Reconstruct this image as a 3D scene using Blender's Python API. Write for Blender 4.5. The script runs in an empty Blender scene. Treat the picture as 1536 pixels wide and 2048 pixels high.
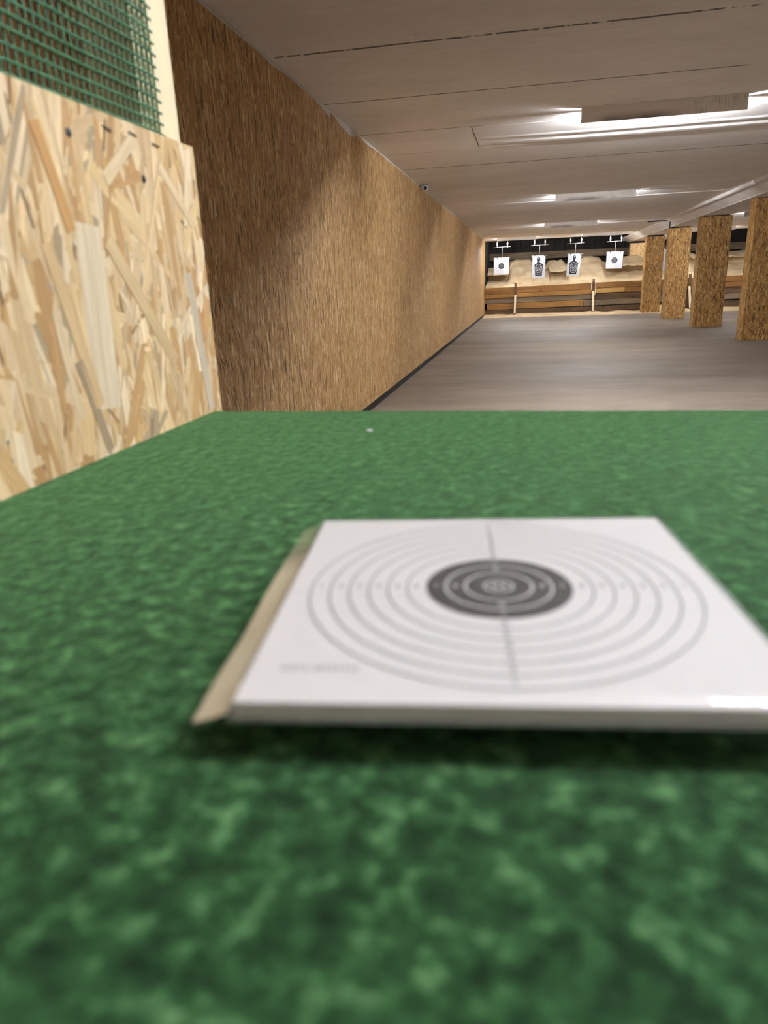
import bpy, bmesh, math, random
from mathutils import Vector, Matrix, noise as mnoise
random.seed(7)
C = bpy.context.scene.collection
PI = math.pi

# ------------------------------------------------------------------ helpers
def lin(r, g, b):
    f = lambda c: (c/255)/12.92 if c/255 <= .04045 else ((c/255+.055)/1.055)**2.4
    return (f(r), f(g), f(b), 1.0)

class NB:
    """small node-tree builder"""
    def __init__(s, name):
        s.m = bpy.data.materials.new(name); s.m.use_nodes = True
        s.t = s.m.node_tree; s.t.nodes.clear()
        s.out = s.t.nodes.new('ShaderNodeOutputMaterial')
    def n(s, typ, **kw):
        nd = s.t.nodes.new(typ)
        for k, v in kw.items(): setattr(nd, k, v)
        return nd
    def put(s, sock, v):
        if v is None: return
        if isinstance(v, bpy.types.NodeSocket): s.t.links.new(v, sock)
        else: sock.default_value = v
    def math(s, op, a, b=None, c=None, clamp=False):
        nd = s.n('ShaderNodeMath', operation=op); nd.use_clamp = clamp
        s.put(nd.inputs[0], a); s.put(nd.inputs[1], b); s.put(nd.inputs[2], c)
        return nd.outputs[0]
    def comb(s, x=0., y=0., z=0.):
        nd = s.n('ShaderNodeCombineXYZ')
        s.put(nd.inputs[0], x); s.put(nd.inputs[1], y); s.put(nd.inputs[2], z)
        return nd.outputs[0]
    def sep(s, v):
        nd = s.n('ShaderNodeSeparateXYZ'); s.put(nd.inputs[0], v); return nd.outputs
    def sepc(s, v):
        nd = s.n('ShaderNodeSeparateColor'); s.put(nd.inputs[0], v); return nd.outputs
    def obj(s): return s.n('ShaderNodeTexCoord').outputs['Object']
    def noise(s, vec, scale=5., detail=3., rough=.5, dist=0., col=False):
        nd = s.n('ShaderNodeTexNoise'); s.put(nd.inputs['Vector'], vec)
        s.put(nd.inputs['Scale'], scale); nd.inputs['Detail'].default_value = detail
        nd.inputs['Roughness'].default_value = rough; nd.inputs['Distortion'].default_value = dist
        return nd.outputs['Color' if col else 'Fac']
    def voro(s, vec, scale=1., feature='F1', dim='3D'):
        nd = s.n('ShaderNodeTexVoronoi', feature=feature, voronoi_dimensions=dim)
        s.put(nd.inputs['Vector'], vec); nd.inputs['Scale'].default_value = scale
        return nd.outputs
    def ramp(s, fac, stops, interp='LINEAR'):
        nd = s.n('ShaderNodeValToRGB'); cr = nd.color_ramp; cr.interpolation = interp
        while len(cr.elements) > 1: cr.elements.remove(cr.elements[-1])
        cr.elements[0].position = stops[0][0]; cr.elements[0].color = stops[0][1]
        for p, c in stops[1:]:
            e = cr.elements.new(p); e.color = c
        s.put(nd.inputs[0], fac); return nd.outputs[0]
    def mix(s, fac, a, b, mode='MIX'):
        nd = s.n('ShaderNodeMix', data_type='RGBA', blend_type=mode)
        s.put(nd.inputs[0], fac); s.put(nd.inputs[6], a); s.put(nd.inputs[7], b)
        return nd.outputs[2]
    def step(s, v, lo, hi):
        nd = s.n('ShaderNodeMapRange', interpolation_type='SMOOTHSTEP')
        s.put(nd.inputs[0], v); s.put(nd.inputs[1], lo); s.put(nd.inputs[2], hi)
        return nd.outputs[0]
    def scale(s, vec, v3):
        nd = s.n('ShaderNodeVectorMath', operation='MULTIPLY'); s.put(nd.inputs[0], vec); nd.inputs[1].default_value = v3
        return nd.outputs[0]
    def vadd(s, a, b):
        nd = s.n('ShaderNodeVectorMath', operation='ADD'); s.put(nd.inputs[0], a); s.put(nd.inputs[1], b)
        return nd.outputs[0]
    def bump(s, h, strength=.3, dist=.01):
        nd = s.n('ShaderNodeBump'); s.put(nd.inputs['Height'], h)
        nd.inputs['Strength'].default_value = strength; nd.inputs['Distance'].default_value = dist
        return nd.outputs[0]
    def bsdf(s, col, rough=.6, metal=0., spec=.4, normal=None, **kw):
        p = s.n('ShaderNodeBsdfPrincipled')
        s.put(p.inputs['Base Color'], col); s.put(p.inputs['Roughness'], rough); s.put(p.inputs['Metallic'], metal)
        p.inputs['Specular IOR Level'].default_value = spec
        if normal is not None: s.put(p.inputs['Normal'], normal)
        for k, v in kw.items(): s.put(p.inputs[k], v)
        s.t.links.new(p.outputs[0], s.out.inputs[0]); return s.m

def plain(name, col, rough=.5, metal=0., spec=.4, nscale=30., amt=.12):
    b = NB(name); nz = b.noise(b.obj(), nscale, 4.)
    c2 = tuple(x*(1-amt) for x in col[:3])+(1.,)
    return b.bsdf(b.mix(nz, c2, col), rough, metal, spec)

# strand board: several layers of long thin flakes, each with its own tone
def osb(name, stops, L=.11, W=.0095, spread=.35, layers=5, dark=.05, seed=0., dcol=(70, 44, 22)):
    b = NB(name)
    o = b.obj(); info = b.n('ShaderNodeObjectInfo')
    x, y, z = b.sep(o)
    u = b.math('ADD', z, b.math('MULTIPLY', info.outputs['Random'], 7.3))
    v = b.math('ADD', b.math('ADD', x, y), b.math('MULTIPLY', info.outputs['Random'], 3.1))
    base = b.comb(u, v, 0.)
    wob = b.noise(base, 9., 2., col=True)
    wx, wy, wz = b.sep(wob)
    col = None; hgt = None
    rnd = random.Random(11)
    for k in range(layers):
        th = (.9, -.6, .45, -.95, .08, -.25, .2)[k]*spread + rnd.uniform(-.03, .03)
        ca, sa = math.cos(th), math.sin(th)
        uu = b.math('ADD', b.math('MULTIPLY', u, ca), b.math('MULTIPLY', v, sa))
        vv = b.math('SUBTRACT', b.math('MULTIPLY', v, ca), b.math('MULTIPLY', u, sa))
        vv = b.math('ADD', vv, b.math('MULTIPLY', wx, .02))
        sc = rnd.uniform(.75, 1.4)
        vec = b.comb(b.math('MULTIPLY', uu, 1/(L*sc)), b.math('MULTIPLY', vv, 1/(W*sc)), 17.*k+seed)
        vo = b.voro(vec, 1., dim='2D' if False else '3D')
        R, G, B = b.sepc(vo['Color'])[:3]
        c = b.ramp(R, stops)
        d = b.math('GREATER_THAN', B, 1-dark)
        c = b.mix(b.math('MULTIPLY', d, .75), c, lin(*dcol))
        if col is None: col, hgt = c, R
        else:
            m = b.math('GREATER_THAN', G, .52)
            col = b.mix(m, col, c)
            hm = b.n('ShaderNodeMix', data_type='FLOAT'); b.put(hm.inputs[0], m); b.put(hm.inputs[2], hgt); b.put(hm.inputs[3], R)
            hgt = hm.outputs[0]
    grain = b.noise(b.comb(b.math('MULTIPLY', u, 30.), b.math('MULTIPLY', v, 330.), 0.), 1., 3.)
    col = b.mix(b.step(grain, .25, .75), b.mix(1., col, (.80, .78, .76, 1), 'MULTIPLY'), col)
    geo = b.n('ShaderNodeNewGeometry')
    tint = b.ramp(geo.outputs['Random Per Island'], [(0, (.93, .93, .93, 1)), (1, (1.05, 1.04, 1.03, 1))])
    col = b.mix(1., col, tint, 'MULTIPLY')
    return b.bsdf(col, .62, 0., .3, b.bump(hgt, .25, .004))

def wood(name, c1, c2, axis='x', rough=.7, knots=True, gs=1.):
    b = NB(name); o = b.obj(); info = b.n('ShaderNodeObjectInfo')
    x, y, z = b.sep(o)
    off = b.math('MULTIPLY', info.outputs['Random'], 31.)
    if axis == 'x': l, a, c = x, z, y
    else: l, a, c = z, x, y
    vec = b.comb(b.math('ADD', b.math('MULTIPLY', l, 1.2*gs), off), b.math('MULTIPLY', a, 24.*gs), b.math('MULTIPLY', c, 24.*gs))
    g = b.noise(vec, 1., 5., .6, .6)
    big = b.noise(b.comb(b.math('ADD', b.math('MULTIPLY', l, 1.1), off), b.math('MULTIPLY', a, 5.), 0.), 1., 3.)
    fac = b.step(b.math('ADD', b.math('MULTIPLY', g, .6), b.math('MULTIPLY', big, .5)), .35, .75)
    col = b.mix(fac, c1, c2)
    if knots:
        kv = b.voro(b.comb(b.math('ADD', b.math('MULTIPLY', l, 2.2*gs), off), b.math('MULTIPLY', a, 6.*gs), 0.), 1.)
        k = b.step(kv['Distance'], .16, .05)
        col = b.mix(b.math('MULTIPLY', k, .7), col, tuple(v*.35 for v in c1[:3])+(1,))
    return b.bsdf(col, rough, 0., .25, b.bump(g, .2, .004))

# ------------------------------------------------------------------ mesh helpers
def add_box(bm, x0, x1, y0, y1, z0, z1, M=None, mat=0):
    vs = [bm.verts.new((x, y, z)) for z in (z0, z1) for y in (y0, y1) for x in (x0, x1)]
    if M is not None:
        for v in vs: v.co = M @ v.co
    fs = []
    for f in ((0, 2, 3, 1), (4, 5, 7, 6), (0, 1, 5, 4), (2, 6, 7, 3), (0, 4, 6, 2), (1, 3, 7, 5)):
        fa = bm.faces.new([vs[i] for i in f]); fa.material_index = mat; fs.append(fa)
    return vs, fs

def add_prism(bm, poly, axis, a0, a1, mat=0):
    """extrude a 2D polygon along an axis: 'y' -> (x,z) poly, 'x' -> (y,z) poly, 'z' -> (x,y) poly"""
    def P(p, a):
        return {'y': (p[0], a, p[1]), 'x': (a, p[0], p[1]), 'z': (p[0], p[1], a)}[axis]
    r0 = [bm.verts.new(P(p, a0)) for p in poly]; r1 = [bm.verts.new(P(p, a1)) for p in poly]
    n = len(poly)
    fs = [bm.faces.new(r0), bm.faces.new(r1[::-1])]
    for i in range(n):
        fs.append(bm.faces.new((r0[i], r0[(i+1) % n], r1[(i+1) % n], r1[i])))
    for f in fs: f.material_index = mat
    return fs

def add_tube(bm, pts, r, seg=8, mat=0, cap=True):
    pts = [Vector(p) for p in pts]; rings = []
    rr = r if isinstance(r, (list, tuple)) else [r]*len(pts)
    for i, p in enumerate(pts):
        d = (pts[min(i+1, len(pts)-1)]-pts[max(i-1, 0)]).normalized()
        a = d.orthogonal().normalized() if abs(d.z) < .95 else Vector((1, 0, 0))
        if abs(d.z) < .95: a = d.cross(Vector((0, 0, 1))).normalized()
        b = d.cross(a).normalized()
        rings.append([bm.verts.new(p+(a*math.cos(2*PI*k/seg)+b*math.sin(2*PI*k/seg))*rr[i]) for k in range(seg)])
    for i in range(len(rings)-1):
        for k in range(seg):
            f = bm.faces.new((rings[i][k], rings[i][(k+1) % seg], rings[i+1][(k+1) % seg], rings[i+1][k]))
            f.smooth = True; f.material_index = mat
    if cap:
        bm.faces.new(rings[0][::-1]).material_index = mat; bm.faces.new(rings[-1]).material_index = mat

def build(name, bm, mats, parent=None, bevel=0., loc=None):
    bmesh.ops.recalc_face_normals(bm, faces=bm.faces)
    me = bpy.data.meshes.new(name); bm.to_mesh(me); bm.free()
    for m in (mats if isinstance(mats, (list, tuple)) else [mats]): me.materials.append(m)
    o = bpy.data.objects.new(name, me); C.objects.link(o)
    if parent is not None: o.parent = parent
    if loc is not None: o.location = loc
    if bevel > 0:
        md = o.modifiers.new('edge', 'BEVEL'); md.width = bevel; md.segments = 2; md.limit_method = 'ANGLE'
    return o

def tag(o, label, cat, group=None, kind=None):
    o['label'] = label; o['category'] = cat
    if group: o['group'] = group
    if kind: o['kind'] = kind
    return o

def struct(name, bm, mats, bevel=0.):
    o = build(name, bm, mats, None, bevel); o['kind'] = 'structure'; return o

def thing(name, loc, label, cat, group=None):
    o = bpy.data.objects.new(name, None); o.empty_display_size = .1; C.objects.link(o)
    o.location = loc; return tag(o, label, cat, group)

def copy_thing(root, loc, label):
    r = root.copy(); C.objects.link(r); r.location = loc; r['label'] = label
    for ch in list(root.children):
        c = ch.copy(); C.objects.link(c); c.parent = r
        for g in list(ch.children):
            d = g.copy(); C.objects.link(d); d.parent = c
    return r

def N(x, y=0., z=0.): return mnoise.noise(Vector((x, y, z)))

# ------------------------------------------------------------------ dimensions
XW = -1.477      # face of the clad wall on the left
XR = 7.6
H = 2.396        # ceiling
ZB = .061        # height of the black skirting
YE = 25.4        # where the ceiling stops in front of the sand trap

# ------------------------------------------------------------------ materials
M = {}
M['osb_wall'] = osb('osb_wall', [(0, lin(152, 110, 62)), (.25, lin(178, 138, 86)), (.7, lin(196, 158, 106)), (.9, lin(220, 186, 136)), (1, lin(244, 218, 172))], L=.065, W=.008, spread=.38, dark=.06)
M['osb_pillar'] = osb('osb_pillar', [(0, lin(130, 92, 46)), (.4, lin(162, 121, 66)), (.75, lin(180, 140, 82)), (1, lin(206, 170, 112))], L=.075, W=.013, spread=.75, dark=.09, seed=3.)
M['osb_light'] = osb('osb_light', [(0, lin(190, 150, 96)), (.4, lin(214, 178, 122)), (1, lin(236, 208, 160))], L=.09, W=.013, spread=1.0, dark=.05, seed=8.)
M['chip_core'] = plain('chip_core', lin(150, 112, 70), .8, nscale=90., amt=.4)
M['dark_core'] = plain('dark_core', lin(40, 34, 30), .9)
M['skirting'] = plain('skirting', lin(26, 24, 24), .65, nscale=12.)
M['filler'] = plain('filler', lin(206, 200, 190), .8, nscale=40.)
M['white_metal'] = plain('white_metal', lin(232, 230, 224), .4, 0., .5)
M['white_plastic'] = plain('white_plastic', lin(240, 238, 232), .35)
M['grey_metal'] = plain('grey_metal', lin(150, 150, 150), .35, .8)
M['steel_wire'] = plain('steel_wire', lin(176, 172, 166), .4, .5)
M['black_plastic'] = plain('black_plastic', lin(18, 18, 18), .45)
M['clip'] = plain('clip', lin(60, 60, 62), .4, .3)
M['paper'] = plain('paper', lin(200, 201, 205), .75, 0., .2, 8., .02)
M['ink'] = plain('ink', lin(34, 36, 42), .7, 0., .2)
M['ink_line'] = plain('ink_line', lin(176, 178, 180), .7, 0., .2)
M['white_ink'] = plain('white_ink', lin(222, 222, 216), .7, 0., .2)
M['rope'] = plain('rope', lin(226, 214, 190), .8)
M['pine'] = wood('pine', lin(226, 208, 168), lin(240, 226, 192), 'z', .65, False)
M['pine_prop'] = wood('pine_prop', lin(214, 194, 160), lin(236, 220, 190), 'z', .7, False)
M['brown_board'] = wood('brown_board', lin(104, 72, 36), lin(142, 102, 56), 'x')
M['ochre_board'] = wood('ochre_board', lin(118, 84, 42), lin(156, 118, 66), 'x')
M['yellow_board'] = wood('yellow_board', lin(158, 122, 64), lin(180, 146, 86), 'x', knots=False)
M['grey_board'] = wood('grey_board', lin(96, 82, 66), lin(134, 118, 96), 'x', .85)
M['dark_board'] = wood('dark_board', lin(66, 50, 36), lin(104, 84, 62), 'x', .85)
M['dark_post'] = wood('dark_post', lin(70, 48, 32), lin(104, 76, 52), 'z', .8)
M['timber'] = wood('timber', lin(74, 60, 46), lin(122, 104, 82), 'x', .9)
M['pit_wall'] = wood('pit_wall', lin(20, 17, 15), lin(52, 45, 38), 'z', .9, False)

b = NB('sand')
o = b.obj()
n1 = b.noise(o, 2.2, 5., .6); n2 = b.noise(o, 90., 3., .6)
col = b.mix(b.step(n1, .3, .7), lin(176, 151, 116), lin(204, 182, 147))
col = b.mix(b.math('MULTIPLY', b.step(n2, .5, .75), .35), col, lin(170, 142, 104))
M['sand'] = b.bsdf(col, .95, 0., .1, b.bump(b.math('ADD', b.math('MULTIPLY', n1, .5), b.math('MULTIPLY', n2, .5)), .5, .03))

# floor: sealed, worn screed
b = NB('screed')
o = b.obj()
n1 = b.noise(b.scale(o, (.35, 1.0, 1)), 1.4, 4., .55); n2 = b.noise(o, 7., 5., .6); n3 = b.noise(b.scale(o, (1., 6., 1)), 3., 3.)
f = b.math('ADD', b.math('MULTIPLY', n1, .55), b.math('ADD', b.math('MULTIPLY', n2, .25), b.math('MULTIPLY', n3, .25)))
col = b.mix(b.step(f, .38, .68), lin(112, 100, 88), lin(136, 123, 109))
spk = b.step(b.noise(o, 55., 2.), .70, .76)
col = b.mix(b.math('MULTIPLY', spk, .25), col, lin(150, 146, 140))
M['floor'] = b.bsdf(col, b.math('ADD', .5, b.math('MULTIPLY', n2, .25)), 0., .3, b.bump(n2, .08, .01))

# ceiling: painted slabs with dirty, half filled joints across the range
def ceiling_mat():
    b = NB('painted_slab')
    o = b.obj(); x, y, z = b.sep(o)
    n1 = b.noise(b.scale(o, (.6, 1.2, 1)), 1.6, 5., .6); n2 = b.noise(b.scale(o, (1., 4., 1)), 5., 5., .65)
    col = b.mix(b.step(b.math('ADD', b.math('MULTIPLY', n1, .6), b.math('MULTIPLY', n2, .4)), .35, .68), lin(228, 222, 215), lin(242, 237, 231))
    wob = b.math('MULTIPLY', b.math('SUBTRACT', b.noise(b.comb(x, b.math('MULTIPLY', y, .2), 0.), 6., 6., .7), .5), .03)
    yy = b.math('ADD', y, wob)
    brk = b.noise(b.comb(x, b.math('MULTIPLY', y, .35), 0.), 2.2, 6., .75)
    fine = b.noise(b.comb(b.math('MULTIPLY', x, 9.), y, 0.), 4., 3.)
    tot = None
    # (y, half width, break threshold, x0, x1)
    seams = [(3.2, .012, .42, -2, 8), (4.36, .012, .44, -1.45, 8), (5.50, .008, .36, -1.5, 1.35), (6.30, .004, .45, .3, 1.6), (6.66, .007, .30, -1.5, -.42), (7.74, .005, .42, -1.45, -1.0),
             (8.75, .014, .42, -1.5, 8), (9.9, .006, .56, -1.5, 8), (11.1, .006, .55, -1.5, 8), (14.8, .008, .52, -1.5, 3.1), (16.9, .010, .5, -1.5, 8),
             (18.0, .012, .30, -1.5, 8), (20.05, .030, .05, -1.5, -.56), (21.9, .016, .35, -1.5, 8), (23.0, .018, .4, -1.5, 8)]
    seams = [(q[0], q[1]*1.45, q[2]-.02, q[3], q[4]) for q in seams]
    for (ys, w, th, x0, x1) in seams:
        d = b.math('ABSOLUTE', b.math('SUBTRACT', yy, ys))
        m = b.step(d, w, w*.45)
        m = b.math('MULTIPLY', m, b.step(b.math('ADD', b.math('MULTIPLY', brk, .7), b.math('MULTIPLY', fine, .3)), th, th+.08))
        if x0 > -1.6: m = b.math('MULTIPLY', m, b.math('GREATER_THAN', x, x0))
        if x1 < 7.9: m = b.math('MULTIPLY', m, b.math('LESS_THAN', x, x1))
        tot = m if tot is None else b.math('MAXIMUM', tot, m)
    # short joint along the range at the end of the patched slab
    d = b.math('ABSOLUTE', b.math('ADD', x, .515))
    m = b.math('MULTIPLY', b.step(d, .006, .002), b.math('MULTIPLY', b.math('GREATER_THAN', y, 6.69), b.math('LESS_THAN', y, 7.62)))
    tot = b.math('MAXIMUM', tot, m)
    col = b.mix(b.math('MULTIPLY', tot, .85), col, lin(46, 38, 32))
    sp = b.voro(b.scale(o, (1., 1.6, 0.)), 2.2)
    dots = b.math('MULTIPLY', b.step(sp['Distance'], .035, .015), b.math('GREATER_THAN', b.sepc(sp['Color'])[0], .5))
    col = b.mix(b.math('MULTIPLY', dots, .6), col, lin(86, 74, 64))
    n4 = b.noise(o, 38., 4., .6)
    h = b.math('SUBTRACT', b.math('ADD', b.math('MULTIPLY', n2, .25), b.math('MULTIPLY', n4, .5)), tot)
    return b.bsdf(col, .8, 0., .2, b.bump(h, .12, .012))
M['ceiling'] = ceiling_mat()
b = NB('beam_paint')
o = b.obj(); n1 = b.noise(o, 2.5, 5.); n2 = b.noise(b.scale(o, (1, .4, 1)), 9., 4.)
M['beam'] = b.bsdf(b.mix(b.step(n1, .35, .7), lin(226, 220, 212), lin(240, 234, 227)), .8, 0., .2, b.bump(n2, .15, .01))

# baffle: painted board with soot near its lower edge
b = NB('baffle_paint')
o = b.obj(); x, y, z = b.sep(o)
n1 = b.noise(o, 7., 5., .65); n2 = b.noise(b.scale(o, (60., 1., 7.)), 1., 3.)
zz = b.math('DIVIDE', z, .105)
soot = b.math('MULTIPLY', b.step(zz, -.35, -1.0), b.math('MULTIPLY', b.step(x, -.56, -.35), b.step(x, .25, -.1)))
soot = b.math('MULTIPLY', soot, b.math('ADD', .35, b.math('MULTIPLY', n1, 1.1)), clamp=True)
smear = b.math('MULTIPLY', b.math('MULTIPLY', b.step(x, .15, .3), b.step(n2, .45, .62)), b.step(n1, .4, .6))
col = b.mix(b.math('MULTIPLY', soot, .75), lin(242, 236, 228), lin(66, 56, 48))
col = b.mix(b.math('MULTIPLY', smear, .35), col, lin(84, 72, 60))
M['baffle'] = b.bsdf(col, .75, 0., .25)

# green needle felt
b = NB('green_felt')
o = b.obj()
n1 = b.noise(o, 112., 3., .5); n2 = b.noise(o, 400., 3., .6); n3 = b.noise(o, 9., 3.)
f = b.math('ADD', b.math('MULTIPLY', n1, .75), b.math('MULTIPLY', n2, .25))
col = b.ramp(f, [(.28, lin(2, 8, 4)), (.44, lin(21, 45, 24)), (.56, lin(38, 71, 41)), (.70, lin(86, 124, 84))])
col = b.mix(b.math('MULTIPLY', b.step(n3, .4, .7), .30), col, b.mix(1., col, (1.1, .98, .85, 1), 'MULTIPLY'))
M['felt'] = b.bsdf(col, .95, 0., .1, b.bump(f, .8, .003), **{'Sheen Weight': 1., 'Sheen Roughness': .35, 'Sheen Tint': lin(140, 205, 140)})

# mesh plastic
M['green_plastic'] = plain('green_plastic', lin(70, 122, 90), .3, 0., .5, 60., .2)

# near chipboard: flake colours carried per flake
b = NB('flake_wood')
at = b.n('ShaderNodeAttribute', attribute_name='tone'); uv = b.n('ShaderNodeAttribute', attribute_name='fiber')
g = b.noise(b.scale(uv.outputs['Vector'], (16., 420., 1.)), 1., 4., .6)
g2 = b.noise(b.scale(uv.outputs['Vector'], (7., 90., 1.)), 1., 3., .6)
gg = b.step(b.math('ADD', b.math('MULTIPLY', g, .5), b.math('MULTIPLY', g2, .5)), .3, .7)
col = b.mix(gg, b.mix(1., at.outputs['Color'], (.72, .66, .58, 1), 'MULTIPLY'), at.outputs['Color'])
M['flake'] = b.bsdf(col, .6, 0., .3, b.bump(g, .12, .002))

# card, film, print
M['card'] = plain('card', lin(234, 230, 231), .7, 0., .3, 20., .02)
M['card_edge'] = plain('card_edge', lin(206, 204, 200), .8, nscale=600., amt=.25)
M['card_black'] = plain('card_black', lin(62, 58, 58), .6, 0., .35, 40., .08)
M['card_grey'] = plain('card_grey', lin(96, 96, 98), .7, 0., .3)
M['card_white'] = plain('card_white', lin(225, 225, 225), .7, 0., .3)
b = NB('sleeve_film')
gl = b.n('ShaderNodeBsdfGlossy'); gl.inputs['Roughness'].default_value = .06
tr = b.n('ShaderNodeBsdfTransparent'); lw = b.n('ShaderNodeLayerWeight'); lw.inputs[0].default_value = .5
fac = b.math('ADD', .09, b.math('MULTIPLY', b.math('POWER', lw.outputs['Facing'], 5.), .9))
mx = b.n('ShaderNodeMixShader'); b.put(mx.inputs[0], fac); b.t.links.new(tr.outputs[0], mx.inputs[1]); b.t.links.new(gl.outputs[0], mx.inputs[2])
hz = b.n('ShaderNodeBsdfDiffuse'); hz.inputs[0].default_value = (.9, .9, .88, 1); mh = b.n('ShaderNodeMixShader'); mh.inputs[0].default_value = .03
b.t.links.new(mx.outputs[0], mh.inputs[1]); b.t.links.new(hz.outputs[0], mh.inputs[2])
b.t.links.new(mh.outputs[0], b.out.inputs[0]); M['film'] = b.m
def flap(name, col, lo, hi):
    b = NB(name)
    o = b.obj(); nz = b.noise(b.scale(o, (60., 14., 1.)), 1., 3.)
    df = b.n('ShaderNodeBsdfDiffuse'); df.inputs[0].default_value = col
    gl = b.n('ShaderNodeBsdfGlossy'); gl.inputs['Roughness'].default_value = .18
    tr = b.n('ShaderNodeBsdfTransparent')
    m1 = b.n('ShaderNodeMixShader'); b.put(m1.inputs[0], .22); b.t.links.new(df.outputs[0], m1.inputs[1]); b.t.links.new(gl.outputs[0], m1.inputs[2])
    m2 = b.n('ShaderNodeMixShader')
    yy = b.sep(o)[1]
    alpha = b.math('ADD', b.math('MULTIPLY', b.step(b.math('ADD', yy, b.math('MULTIPLY', nz, .03)), .075, .035), hi), b.math('ADD', lo, b.math('MULTIPLY', nz, .12)))
    b.put(m2.inputs[0], alpha); b.t.links.new(tr.outputs[0], m2.inputs[1]); b.t.links.new(m1.outputs[0], m2.inputs[2])
    b.t.links.new(m2.outputs[0], b.out.inputs[0]); return b.m
M['flap'] = flap('sleeve_flap', lin(206, 194, 170), .30, .45)
M['flap_clear'] = flap('sleeve_clear', lin(204, 206, 202), .28, .12)

def milky(name):
    b = NB(name)
    df = b.n('ShaderNodeBsdfDiffuse'); df.inputs[0].default_value = (.86, .86, .84, 1)
    tl = b.n('ShaderNodeBsdfTranslucent'); tl.inputs[0].default_value = (.86, .86, .84, 1)
    gl = b.n('ShaderNodeBsdfGlossy'); gl.inputs['Roughness'].default_value = .07
    tr = b.n('ShaderNodeBsdfTransparent')
    def mx(f, a, c):
        m = b.n('ShaderNodeMixShader'); m.inputs[0].default_value = f; b.t.links.new(a.outputs[0], m.inputs[1]); b.t.links.new(c.outputs[0], m.inputs[2]); return m
    q = mx(.13, mx(.30, tr, mx(.45, df, tl)), gl)
    b.t.links.new(q.outputs[0], b.out.inputs[0]); return b.m
M['milky'] = milky('milky_film')

def emitter(name, col, s):
    b = NB(name); e = b.n('ShaderNodeEmission'); e.inputs[0].default_value = col; e.inputs[1].default_value = s
    b.t.links.new(e.outputs[0], b.out.inputs[0]); return b.m
TUBE = (.98, 1.02, 1.10, 1)
for k, v in (('bench_tube', 515.), ('tube_a', 1140.), ('tube_b', 790.), ('tube_c', 780.), ('tube_d', 410.), ('tube_e', 400.), ('tube_pit', 85.)): M[k] = emitter(k, TUBE, v)

# ------------------------------------------------------------------ room shell
bm = bmesh.new(); add_box(bm, -1.75, XR+.2, -2.7, 25.0, -.2, 0.); struct('floor', bm, M['floor'])
bm = bmesh.new(); add_box(bm, -1.75, XR+.2, -2.7, YE, H, H+.22); struct('ceiling', bm, M['ceiling'])
# clad wall on the left: upright sheets with hairline gaps over a dark backing
bm = bmesh.new()
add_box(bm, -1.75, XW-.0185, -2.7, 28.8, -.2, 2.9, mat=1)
ys = [4.31+1.2267*k for k in range(-6, 18)]
ys = [y for y in ys if y < 24.6]
edges = [-2.6]+ys+[24.97]
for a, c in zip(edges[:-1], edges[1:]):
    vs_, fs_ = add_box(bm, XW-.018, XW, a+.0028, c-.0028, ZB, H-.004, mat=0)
    fs_[2].material_index = fs_[3].material_index = 2  # sheet edges coloured dark to stand in for shade in the gaps
struct('wall_left', bm, [M['osb_wall'], M['dark_core'], plain('gap_shade', lin(58, 42, 28), .9)])
bm = bmesh.new(); add_box(bm, XW-.018, XW+.004, -2.6, 24.9, 0., ZB-.001); struct('baseboard_left', bm, M['skirting'])
bm = bmesh.new(); add_box(bm, XR, XR+.2, -2.7, 28.8, -.2, 2.9); struct('wall_right', bm, M['beam'])
bm = bmesh.new(); add_box(bm, -1.75, XR+.2, -2.9, -2.7, -.2, 2.7); struct('wall_rear', bm, M['beam'])
# white filler along the top of the sheets
prof = [(-2.5, .014), (3.0, .014), (4.2, .014), (4.29, .02), (4.36, .027), (4.5, .02), (4.6, .011), (5.12, .013), (5.26, .02), (5.45, .034), (5.57, .048), (5.65, .052), (5.66, .012), (5.72, .014), (5.82, .03), (6.01, .058), (6.26, .064), (6.42, .05), (6.52, .012), (6.68, .012), (6.79, .026), (7.0, .03), (7.15, .02), (7.5, .012), (7.8, .02), (8.2, .014), (9.3, .011), (12., .011), (16., .009), (24.9, .008)]
bm = bmesh.new()
front = []; back = []
pp = []
for (a, da), (c, dc) in zip(prof[:-1], prof[1:]):
    n = max(1, int((c-a)/.08)) if c < 9 else 8
    for i in range(n): pp.append((a+(c-a)*i/n, da+(dc-da)*i/n))
pp.append(prof[-1])
T = [bm.verts.new((XW+.0022, y, H-.0035)) for y, d in pp]
B_ = [bm.verts.new((XW+.0012, y, H-d*(1+.18*N(y*7.))-.002)) for y, d in pp]
B2 = [bm.verts.new((XW-.001, v.co.y, v.co.z)) for v in B_]
for i in range(len(pp)-1):
    bm.faces.new((T[i], T[i+1], B_[i+1], B_[i])); bm.faces.new((B_[i], B_[i+1], B2[i+1], B2[i]))
struct('trim_1', bm, M['filler'])

# raised patch of slab and trowelled ridges behind the first baffle
bm = bmesh.new()
sec = [(6.705, H), (6.71, H-.003), (7.18, H-.003), (7.22, H-.011), (7.27, H-.011), (7.31, H-.003), (7.42, H-.004), (7.47, H-.014), (7.55, H-.014), (7.60, H-.004), (7.66, H-.003), (7.72, H-.006), (7.76, H)]
sec = sec+[(7.76, H+.02), (6.705, H+.02)]
def ridged(bm, sec, dy, x0, x1, n=40):
    rows = []
    for i in range(n+1):
        x = x0+(x1-x0)*i/n
        a = min(1., max(.12, (x-x0+.1)/1.0))
        rows.append([bm.verts.new((x, y+dy+.006*N(x*2.1, y*9), (H+(z-H)*a)-(.0015*abs(N(x*8, y*20)) if z < H else 0))) for y, z in sec])
    for i in range(n):
        for k in range(len(sec)-1):
            bm.faces.new((rows[i][k], rows[i+1][k], rows[i+1][k+1], rows[i][k+1]))
ridged(bm, sec, 0., -.51, 3.15)
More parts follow.
